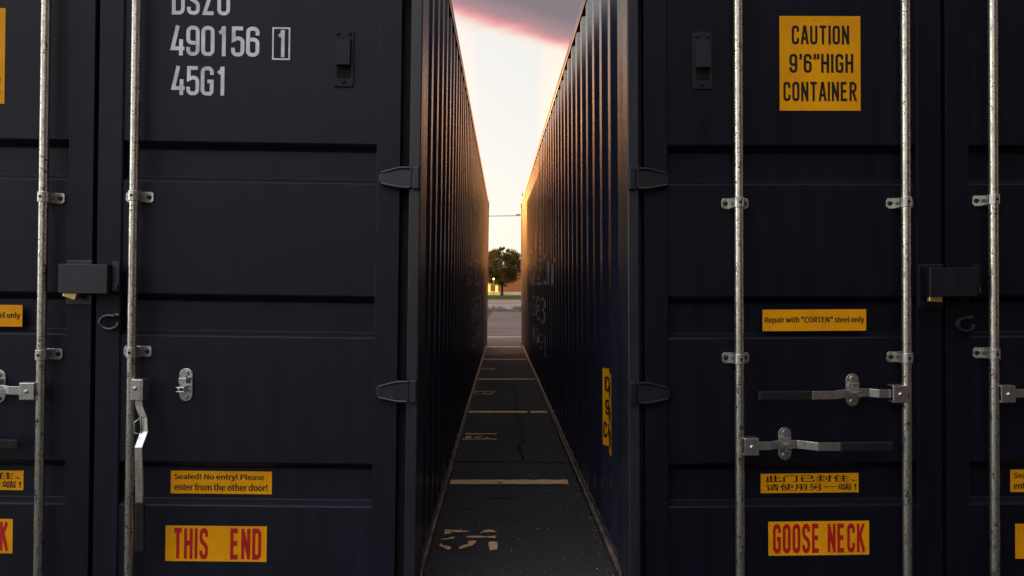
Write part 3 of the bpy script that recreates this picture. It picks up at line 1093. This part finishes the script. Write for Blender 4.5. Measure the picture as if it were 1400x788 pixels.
    tb.tube([(bx1 + 0.024, yf + 0.026, bz0 + 0.036), (bx1 + 0.022, yf + 0.020, bz0 + 0.018), (bx1 + 0.014, yf + 0.020, bz0 + 0.016)], 0.004, 8)
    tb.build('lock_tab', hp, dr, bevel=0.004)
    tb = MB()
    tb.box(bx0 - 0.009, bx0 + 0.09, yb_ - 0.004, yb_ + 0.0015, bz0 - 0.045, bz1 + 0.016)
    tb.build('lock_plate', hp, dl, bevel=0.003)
    rx, rz = onL(149.5, 441, -0.01)
    rg = MB()
    ringp = [(rx + 0.034 * math.cos(t), -0.006 - 0.010 * (1 - math.cos(t)) * 0.3, rz + 0.026 * math.sin(t)) for t in [rad(60) + rad(300) * i / 20 for i in range(21)]]
    rg.tube(ringp, 0.0075, 8)
    rg.tube([(rx - 0.012, 0.002, rz + 0.024), (rx + 0.034, 0.002, rz + 0.028)], 0.010, 8)
    rg.build('lashing_ring', hp, dr, smooth=True)
    return root


LEFTC = make_container('shipping_container', ML, False, 'charcoal shipping container with white serial characters on its door, left of the alley')
RIGHTC = make_container('shipping_container', MR, True, 'dark navy shipping container with a full yellow CAUTION height sticker, right of the alley')


# ------------------------------------------------------------------ lettering on the long side walls
def side_surface(yv):
    """outer sheet position (inset from the container side) at y"""
    X0 = 0.434
    if yv < X0:
        return 0.052
    t = (yv - X0) % 0.278
    if t < 0.068:
        return 0.052 - 0.040 * t / 0.068
    if t < 0.140:
        return 0.012
    if t < 0.208:
        return 0.012 + 0.040 * (t - 0.140) / 0.068
    return 0.052


def side_lettering(root, s, body, y_start, y_end, z0, z1, mat, name, bold=0.01, plate=False):
    """wrap lettering over the corrugations: cut the outlines finely and drop them on the sheet"""
    vs_, fs = text_mesh(body)
    bm = bmesh.new()
    bv = [bm.verts.new((u, v, 0)) for u, v in vs_]
    for fc in fs:
        try:
            bm.faces.new([bv[i] for i in fc])
        except ValueError:
            pass
    ln = abs(y_end - y_start)
    # slice at every fold line so that letters lie on the sheet
    yv = 0.434
    cuts = []
    while yv < 12:
        cuts += [yv, yv + 0.068, yv + 0.140, yv + 0.208]
        yv += 0.278
    for cpos in cuts:
        u = (cpos - y_start) / (y_end - y_start)
        if 0 < u < 1:
            bmesh.ops.bisect_plane(bm, geom=bm.verts[:] + bm.edges[:] + bm.faces[:], plane_co=(u, 0, 0), plane_no=(1, 0, 0))
    mb = MB()
    bm.verts.ensure_lookup_table()
    bm.verts.index_update()
    pv = []
    for v in bm.verts:
        yy = y_start + v.co.x * (y_end - y_start)
        pv.append((s * (CW / 2 - side_surface(yy) + 0.0012), yy, z0 + v.co.y * (z1 - z0)))
    mb.add(pv, [tuple(v.index for v in f.verts) for f in bm.faces])
    bm.free()
    return mb.build(name, mat, root)


# right container's alley side is its -X face: text runs from the far end towards the camera
side_lettering(RIGHTC, -1, 'la Zür', 8.6, 3.7, 1.22, 1.57, M['grey_ink'], 'side_lettering', 0.015)
side_lettering(RIGHTC, -1, '083', 8.0, 5.1, 0.79, 1.09, M['grey_ink'], 'side_lettering', 0.0)
side_lettering(RIGHTC, -1, '45G1', 7.9, 4.9, 0.47, 0.67, M['grey_ink'], 'side_lettering', 0.0)
# left container's alley side is its +X face: text runs from near to far
side_lettering(LEFTC, 1, 'la Zür', 3.9, 8.6, 1.22, 1.57, M['grey_ink'], 'side_lettering', 0.015)
side_lettering(LEFTC, 1, '083', 5.2, 8.3, 0.79, 1.09, M['grey_ink'], 'side_lettering', 0.0)
side_lettering(LEFTC, 1, '45G1', 5.2, 8.3, 0.47, 0.67, M['grey_ink'], 'side_lettering', 0.0)


def side_label(root, s, y_start, width, z0, z1, rows):
    """yellow warning label pressed over the corrugations, reading from the far end towards the camera"""
    mb = MB()
    lift = 0.0012
    ys = sorted({y_start, y_start - width} | {v for v in [0.434 + 0.278 * k + d for k in range(4) for d in (0, 0.068, 0.140, 0.208)] if y_start - width < v < y_start})
    P = [(s * (CW / 2 - side_surface(v) + lift), v) for v in ys]
    n = len(P)
    mb.add([(x, v, z0) for x, v in P] + [(x, v, z1) for x, v in P], [(i, i + 1, n + i + 1, n + i) for i in range(n - 1)], 0)
    for body, u0, u1, v0, v1 in rows:
        bold_caps(mb, body, u0, u1, v0, v1, 1, lambda u, v, q: (
            s * (CW / 2 - side_surface(y_start - u * width) + lift * 2 + 0.0003 * q), y_start - u * width, z0 + v * (z1 - z0)), t=0.20)
    return mb.build('sticker', [M['yellow'], M['black_ink']], root)


side_label(RIGHTC, -1, 0.783, 0.279, 0.44, 0.815, [('CAUTION', .07, .90, .70, .90), ('9’6”HIGH', .08, .92, .40, .60), ('CONTAINER', .03, .97, .10, .305)])

# ------------------------------------------------------------------ padlocks hanging under the lock boxes
def padlock(Mx, dxl, tilt, label):
    bx0, bz0 = onL(98, 400, -0.03)
    r = empty('padlock')
    r.matrix_world = Mx @ Matrix.Translation((bx0 + dxl, -0.030, bz0)) @ Matrix.Rotation(tilt, 4, 'Y')
    tag(r, label, 'padlock', 'padlocks under the lock boxes')
    b = MB()
    b.box(-0.026, 0.026, -0.010, 0.010, -0.024, 0.016)
    b.build('body', M['brass'], r, bevel=0.004, seg=3)
    b = MB()
    b.tube([(-0.016, 0, 0.012), (-0.016, 0, 0.040)] + [(0.016 * math.cos(t), 0, 0.040 + 0.016 * math.sin(t)) for t in [math.pi - math.pi * i / 8 for i in range(1, 8)]] + [(0.016, 0, 0.040), (0.016, 0, 0.012)], 0.004, 8)
    b.build('shackle', M['steel'], r, smooth=True)
    return r


padlock(ML, 0.0, rad(17), 'brass padlock hanging askew below the lock box of the charcoal container')
padlock(MR, 0.0, rad(2), 'brass padlock hanging level below the lock box of the navy container')

# ------------------------------------------------------------------ ground
K = EYE / 1.18      # lane markings were measured for a 1.18 m eye height


def ground_h(x):
    return 0.0138 * min(max(-x - 0.62, 0.0), 2.6)


def sheet(name, x0, x1, y0, y1, z, mat, nx=1, edge=None):
    mb = MB()
    xs = sorted(set([x0 + (x1 - x0) * i / nx for i in range(nx + 1)]))
    vs_ = []
    for x in xs:
        ya = y0 + (edge(x) if edge else 0)
        vs_ += [(x, ya, z), (x, y1, z)]
    mb.add(vs_, [(2 * i, 2 * i + 2, 2 * i + 3, 2 * i + 1) for i in range(len(xs) - 1)])
    return struct(mb.build(name, mat))


gx = [-1500, -60, -12, -5, -3.22, -2.4, -1.6, -0.62, 0.6, 3, 6, 12, 60, 1500]
mb = MB()
mb.add([(x, y, ground_h(x) if y < 30 else 0.0) for y in (-300, 14.9, 20, 2500) for x in gx],
       [(r * len(gx) + i, r * len(gx) + i + 1, (r + 1) * len(gx) + i + 1, (r + 1) * len(gx) + i) for r in range(3) for i in range(len(gx) - 1)])
struct(mb.build('asphalt_ground', M['asphalt']))
wob = lambda x: 0.25 * math.sin(x * 4.2 + 0.8) + 0.10 * math.sin(x * 11)
sheet('pale_car_park', -30, 30, 12.85 * K, 36.0, 0.004, M['oldlot'], 240, wob)

# cracks and seams in the asphalt
mb = MB()


def crack(pts, w, jitter):
    pts = [(a * K, b * K) for a, b in pts]
    P = []
    for (xa, ya), (xb, yb) in zip(pts[:-1], pts[1:]):
        n = 14
        for i in range(n):
            t = i / n
            P.append((xa + (xb - xa) * t + random.uniform(-jitter, jitter), ya + (yb - ya) * t + random.uniform(-jitter, jitter)))
    P.append(pts[-1])
    vs_, fs = [], []
    for i, p in enumerate(P):
        q = P[min(i + 1, len(P) - 1)]; o = P[max(i - 1, 0)]
        d = Vector((q[0] - o[0], q[1] - o[1])).normalized()
        nrm = Vector((-d.y, d.x)) * w * random.uniform(0.3, 1.2)
        vs_ += [(p[0] + nrm.x, p[1] + nrm.y, 0.004), (p[0] - nrm.x, p[1] - nrm.y, 0.004)]
    fs = [(2 * i, 2 * i + 2, 2 * i + 3, 2 * i + 1) for i in range(len(P) - 1)]
    mb.add(vs_, fs)


crack([(-0.55, 5.03), (-0.1, 5.02), (0.2, 5.0), (0.5, 5.02)], 0.012, 0.012)
crack([(-0.5, 9.0), (0.45, 8.85)], 0.02, 0.02)
crack([(0.06, 5.05), (0.075, 6.2), (0.04, 7.0), (0.06, 7.8), (0.02, 8.9)], 0.012, 0.018)
crack([(-0.5, 3.95), (-0.2, 3.97)], 0.008, 0.01)
crack([(-0.12, 4.15), (0.0, 4.16)], 0.010, 0.012)
struct(mb.build('asphalt_cracks', M['crack']))
mb = MB()
crack([(-3, 26.6), (-0.1, 26.5), (3, 26.9)], 0.08, 0.06)
crack([(-3, 20.4), (3, 19.9)], 0.05, 0.06)
for i, v in enumerate(mb.v):
    mb.v[i] = (v[0], v[1], 0.0075)
struct(mb.build('car_park_cracks', M['crack']))

# bay lines
for i, (yy, xa, xb) in enumerate(((4.50, -0.37, 0.335), (7.0, -0.46, 0.33), (9.46, -0.50, 0.40), (12.0, -0.55, 0.40))):
    mb = MB()
    yy, xa, xb = yy * K, xa * K, xb * K
    n = 10
    for k in range(n):
        a = xa + (xb - xa) * k / n; b = xa + (xb - xa) * (k + 1) / n
        if i == 1 and k == 7:
            b -= 0.03
        ja, jb = 0.006 * math.sin(3 * k + i), 0.006 * math.sin(3 * k + 3 + i)
        mb.add([(a, yy - 0.052 + ja, 0.005), (b, yy - 0.052 + jb, 0.005), (b, yy + 0.052 + ja, 0.005), (a, yy + 0.052 + jb, 0.005)], [(0, 1, 2, 3)])
    struct(mb.build('parking_line', M['roadpaint']))
for yy in (14.4 * K, 17.2 * K):
    mb = MB()
    mb.add([(-3.0, yy - 0.09, 0.009), (3.0, yy - 0.09, 0.009), (3.0, yy + 0.09, 0.009), (-3.0, yy + 0.09, 0.009)], [(0, 1, 2, 3)])
    struct(mb.build('parking_line', M['lotpaint']))


# stencilled bay numbers, lying on their side; built from the stencil's separate pieces (u to the right, v away)
def stall(name, polys, x0, y0, su=1.0):
    mb = MB()
    for k, poly in enumerate(polys):
        # two chewed subdivisions per edge so that the paint edge is not ruler straight
        P = []
        for (a, b), (c, d) in zip(poly, poly[1:] + poly[:1]):
            for t in (0, 0.34, 0.67):
                P.append((a + (c - a) * t + random.uniform(-.006, .006), b + (d - b) * t + random.uniform(-.006, .006)))
        mb.add([((x0 + u * su) * K, (y0 + v) * K, 0.005 + 0.0003 * (k % 2)) for u, v in P], [tuple(range(len(P)))])
    return struct(mb.build(name, M['roadpaint']))


D1 = [[(0.0, 0.185), (0.035, 0.185), (0.035, 0.25), (0.0, 0.25)], [(0.036, 0.205), (0.12, 0.21), (0.12, 0.235), (0.036, 0.24)], [(0.18, 0.212), (0.26, 0.208), (0.245, 0.245), (0.20, 0.245)]]
D5 = [[(0.115, 0.13), (0.255, 0.13), (0.255, 0.155), (0.115, 0.155)], [(0.225, -0.03), (0.262, -0.03), (0.262, 0.08), (0.225, 0.08)],
      [(0.095, -0.02), (0.155, 0.03), (0.165, 0.09), (0.13, 0.09), (0.125, 0.05), (0.09, 0.005)],
      [(-0.005, 0.10), (0.055, 0.125), (0.06, 0.155), (0.0, 0.12)], [(-0.005, 0.05), (0.0, 0.02), (0.05, -0.03), (0.058, 0.0)]]
D4 = [[(-0.01, 0.0), (0.26, 0.0), (0.26, 0.028), (-0.01, 0.028)], [(0.01, 0.06), (0.05, 0.06), (0.05, 0.13), (0.01, 0.13)], [(0.09, 0.06), (0.15, 0.10), (0.14, 0.13), (0.08, 0.09)], [(0.16, 0.06), (0.20, 0.045), (0.20, 0.07), (0.165, 0.085)]]
D3 = [[(0.0, 0.0), (0.10, -0.01), (0.10, 0.025), (0.03, 0.03)], [(0.14, -0.01), (0.24, 0.0), (0.21, 0.04), (0.14, 0.025)], [(0.0, 0.11), (0.03, 0.11), (0.03, 0.15), (0.0, 0.15)], [(0.20, 0.10), (0.24, 0.10), (0.24, 0.14), (0.20, 0.14)], [(0.11, 0.03), (0.14, 0.03), (0.14, 0.09), (0.11, 0.09)]]
D2 = [[(0.0, 0.0), (0.025, 0.0), (0.025, 0.14), (0.0, 0.14)], [(0.04, 0.11), (0.12, 0.05), (0.13, 0.08), (0.05, 0.14)], [(0.14, 0.02), (0.21, 0.0), (0.23, 0.03), (0.15, 0.05)], [(0.19, 0.08), (0.23, 0.08), (0.23, 0.13), (0.19, 0.13)]]
D1w = [[(0.0, 0.20), (0.26, 0.205), (0.26, 0.235), (0.0, 0.24)]]
stall('stall_number', D1 + D5, -0.325, 3.37, 0.98)
stall('stall_number', D1w + D4, -0.37, 5.74, 0.98)
stall('stall_number', D1w + D3, -0.42, 8.14, 0.9)
stall('stall_number', D1w + D2, -0.46, 10.48, 0.9)

# grit and rust flakes swept against the container feet
mb = MB()
for k in range(420):
    side = random.choice((-1, 1))
    t = random.random() ** 1.3
    y = 3.1 + 11.8 * t
    wall = (-0.386 - 0.0102 * (y - 2.89)) if side < 0 else (0.452 - 0.0217 * (y - 2.89))
    x = wall - side * (0.006 + abs(random.gauss(0, 0.018)))
    r = random.uniform(0.002, 0.007)
    a = random.random() * 6.28
    vs_ = [(x + r * math.cos(a + q * 2.09) * random.uniform(.7, 1.3), y + 1.6 * r * math.sin(a + q * 2.09), 0.003) for q in range(3)] + [(x, y, 0.003 + r * 0.9)]
    mb.add(vs_, [(0, 1, 3), (1, 2, 3), (2, 0, 3)])
for k in range(130):   # loose pale stones on the lane
    y = 3.2 + 9.0 * random.random() ** 1.5
    x = random.uniform(-0.40, 0.40)
    r = random.choice((0.0016, 0.002, 0.002, 0.003, 0.004))
    a = random.random() * 6.28
    mb.add([(x + r * math.cos(a + q * 1.571) * random.uniform(.7, 1.3), y + r * math.sin(a + q * 1.571), 0.003) for q in range(4)] + [(x, y, 0.003 + r)],
           [(0, 1, 4), (1, 2, 4), (2, 3, 4), (3, 0, 4)], 1)
g = mb.build('grit', [M['flange'], M['stone']])
g['kind'] = 'stuff'

# kerb, path, road, lawn beyond the car park
mb = MB()
mb.box(-40, 40, 36.0, 36.22, 0.0, 0.12)
struct(mb.build('kerb', M['kerb'], bevel=0.02))
sheet('footpath', -40, 40, 36.22, 46.6, 0.11, M['concrete'])
mb = MB()
mb.box(-40, 40, 46.6, 46.9, 0.0, 0.125)
struct(mb.build('kerb', M['kerb'], bevel=0.02))
sheet('road', -60, 60, 46.9, 66, 0.02, M['road'])
sheet('lawn', -60, 60, 66, 91, 0.03, M['grass'])
sheet('building_path', -60, 60, 91, 99.6, 0.034, M['plinth'])

mb = MB()
for cx_, n in ((-0.75, 26), (-0.5, 18), (0.28, 30), (0.42, 40), (0.1, 10), (-1.1, 20), (0.9, 20)):
    for k in range(n):
        x = cx_ + random.gauss(0, 0.13); y = 36.1 + random.uniform(0.10, 0.35)
        h = random.uniform(0.06, 0.22); a = random.random() * 6.28
        lx, ly = 0.10 * math.cos(a), 0.10 * math.sin(a)
        mb.add([(x - 0.012, y, 0.11), (x + 0.012, y, 0.11), (x + lx, y + ly, 0.11 + h)], [(0, 1, 2)])
w = mb.build('kerb_weeds', M['blade'])
w['kind'] = 'stuff'
mb = MB()
for k in range(5000):
    x = random.uniform(-6, 4); y = random.uniform(66.2, 91)
    h = random.uniform(0.05, 0.16); a = random.random() * 6.28
    mb.add([(x - 0.02, y, 0.03), (x + 0.02, y, 0.03), (x + 0.06 * math.cos(a), y + 0.06 * math.sin(a), 0.03 + h)], [(0, 1, 2)])
w = mb.build('lawn_grass', M['blade'])
w['kind'] = 'stuff'


# ------------------------------------------------------------------ tree
def make_tree(x, y, h, r, z_low, seed, label):
    rnd = random.Random(seed)
    root = empty('tree', (x, y, 0.03))
    tag(root, label, 'tree')
    t = MB()
    t.tube([(0, 0, -0.05), (0.02, 0, 0.4), (0.0, 0, 0.95), (0.03, 0, 1.5)], [0.20, 0.15, 0.14, 0.13], 10)
    limbs = []
    for k in range(9):
        a = k * 2.4 + rnd.random()
        rr_ = r * rnd.uniform(0.45, 0.8)
        p = [(0, 0, rnd.uniform(0.9, 1.6))]
        top = (rr_ * math.cos(a), rr_ * math.sin(a), rnd.uniform(h * 0.5, h * 0.88))
        mid = (top[0] * 0.45, top[1] * 0.45, (p[0][2] + top[2]) * 0.5)
        t.tube([p[0], mid, top], [0.085, 0.05, 0.015], 7)
        limbs.append(top)
    t.build('trunk', M['bark'], root, smooth=True)
    lf = MB()
    clumps = []
    for k in range(235):
        u = rnd.uniform(-1, 1); a = rnd.random() * 6.28
        q = (1 - u * u) ** 0.5
        R = rnd.uniform(0.35, 1.0) ** 0.6
        cz = (h + z_low) / 2; hz = (h - z_low) / 2 * 0.92
        sq = 1.0 if u > -0.3 else 0.82
        c = Vector((r * R * q * math.cos(a) * sq, r * R * q * math.sin(a) * sq, cz + hz * R * u))
        clumps.append((c, rnd.uniform(0.28, 0.55)))
    for k in range(26):   # ragged twig ends along the top
        a = rnd.random() * 6.28
        q = r * rnd.random() ** 0.5
        top = (h + z_low) / 2 + (h - z_low) / 2 * (max(0.0, 1 - (q / r) ** 2)) ** 0.5
        clumps.append((Vector((q * math.cos(a), q * math.sin(a), top + rnd.uniform(-0.22, 0.04))), rnd.uniform(0.10, 0.26)))
    for c, cr in clumps:
        for k in range(55):
            d = Vector((rnd.gauss(0, 1), rnd.gauss(0, 1), rnd.gauss(0, 0.8))).normalized() * cr * rnd.random() ** 0.4
            p = c + d
            s_ = rnd.uniform(0.07, 0.14)
            ax = Vector((rnd.gauss(0, 1), rnd.gauss(0, 1), rnd.gauss(0, 1))).normalized()
            bx = ax.orthogonal().normalized()
            lf.add([p - ax * s_, p + bx * s_ * 0.55, p + ax * s_, p - bx * s_ * 0.55], [(0, 1, 2, 3)])
    lf.build('crown', M['leaf'], root)
    return root


make_tree(-1.15, 86.0, 5.55, 2.75, 1.0, 3, 'bushy dark tree with gold lit top beyond the far end of the alley')

# ------------------------------------------------------------------ brick building behind the tree
bd = empty('brick_building', (-1.0, 100, 0))
tag(bd, 'low orange brick building behind the tree, with yellow lit entrance', 'building')
mb = MB()
mb.box(-0.85, 24, 0, 12, 0.0, 3.3)
mb.box(-24, -2.25, 0, 12, 0.0, 3.3)
mb.box(-2.249, -0.851, 0.6, 12, 0.0, 3.3)
mb.box(-2.249, -0.851, 0.0, 0.6, 1.62, 3.3)
mb.build('wall', M['brick'], bd)
mb = MB()
mb.box(-0.60, 24.05, -0.06, -0.002, 0.0, 0.42)
mb.box(-24.05, -2.5, -0.06, -0.002, 0.0, 0.42)
mb.build('plinth', M['plinth'], bd)
mb = MB()
mb.box(-24.2, 24.2, -0.25, 12.2, 3.302, 3.5)
mb.build('roof', M['roofing'], bd)
mb = MB()
mb.box(-1.85, -1.25, 0.15, 0.22, 0.42, 1.30)
mb.build('entrance_door', M['doorwood'], bd)
for x0, x1, z0, z1 in ((-2.24, -1.87, 0.40, 1.60), (-1.23, -0.86, 0.40, 1.60), (-1.86, -1.24, 1.32, 1.60)):
    mb = MB()
    mb.box(x0, x1, 0.16, 0.2, z0, z1)
    mb.build('lit_panel', M['lit'], bd)
mb = MB()
mb.box(-2.4, -0.62, -0.5, 0.55, 0.0, 0.38)
mb.build('entrance_step', M['cream'], bd)
mb = MB()
mb.box(-2.35, -0.75, -0.12, -0.003, 0.40, 0.46)
mb.build('step_light', M['lit'], bd)

# ------------------------------------------------------------------ small lit lamp in front of the tree
lp = empty('lamp_post', (-2.02, 82.6, 0.03))
tag(lp, 'small lit globe lamp on a thin post beside the tree', 'lamp post')
mb = MB()
mb.tube([(0, 0, 0), (0, 0, 1.88)], 0.03, 8)
mb.build('pole', M['pole'], lp, smooth=True)
mb = MB()
mb.tube([(0, 0, 1.88 + 0.085 * (1 - math.cos(math.pi * i / 8))) for i in range(9)], [max(0.006, 0.085 * math.sin(math.pi * i / 8)) for i in range(9)], 12)
mb.build('lamp_globe', M['globe'], lp, smooth=True)
gl = bpy.data.lights.new('lamp_glow', 'POINT')
gl.energy = 55
gl.color = (1.0, 0.66, 0.16)
gl.shadow_soft_size = 0.1
glo = bpy.data.objects.new('lamp_glow', gl)
COL.objects.link(glo)
glo.parent = lp
glo.location = (0, -0.25, 1.97)

# ------------------------------------------------------------------ utility poles and the cable between them
def utility_pole(x, y, h, label):
    r = empty('utility_pole', (x, y, 0))
    tag(r, label, 'utility pole')
    b = MB()
    b.tube([(0, 0, -0.2), (0, 0, h)], [0.055, 0.035], 8)
    b.build('pole', M['pole'], r, smooth=True)
    b = MB()
    b.box(-0.5, 0.5, -0.04, 0.04, 6.88, 6.96)
    b.build('cross_arm', M['pole'], r)
    return r


utility_pole(0.83, 60, 8.65, 'thin utility pole whose tip shows above the navy container far end')
utility_pole(-24, 60, 8.65, 'thin utility pole beyond the charcoal container carrying the cable')
mb = MB()
pts = []
for i in range(25):
    t = i / 24
    pts.append((-24 + 24.83 * t, 60, 6.84 - 0.10 * 4 * t * (1 - t)))
mb.tube(pts, 0.028, 6)
tag(mb.build('overhead_cable', M['cable'], smooth=True), 'thin dark overhead cable strung across the bright sky above the tree', 'cable')

# ------------------------------------------------------------------ unseen block added behind the camera to shade the right-hand doors
blk = empty('shade_block', (2.9, -3.6, 0))
tag(blk, 'unseen dark brown block added behind the camera to shade the right-hand doors', 'shade_block')
mb = MB()
mb.box(-1.6, 14, -8, 0, 0, 8.6)
mb.build('wall', M['shade_brick'], blk)
mb = MB()
mb.box(-1.8, 14.2, -8.2, 0.25, 8.602, 8.9)
mb.build('roof', M['roofing'], blk)
mb = MB()
mb.box(3.0, 6.6, 0.003, 0.06, 0.0, 3.6)
mb.build('shade_block_panel', M['pole'], blk)
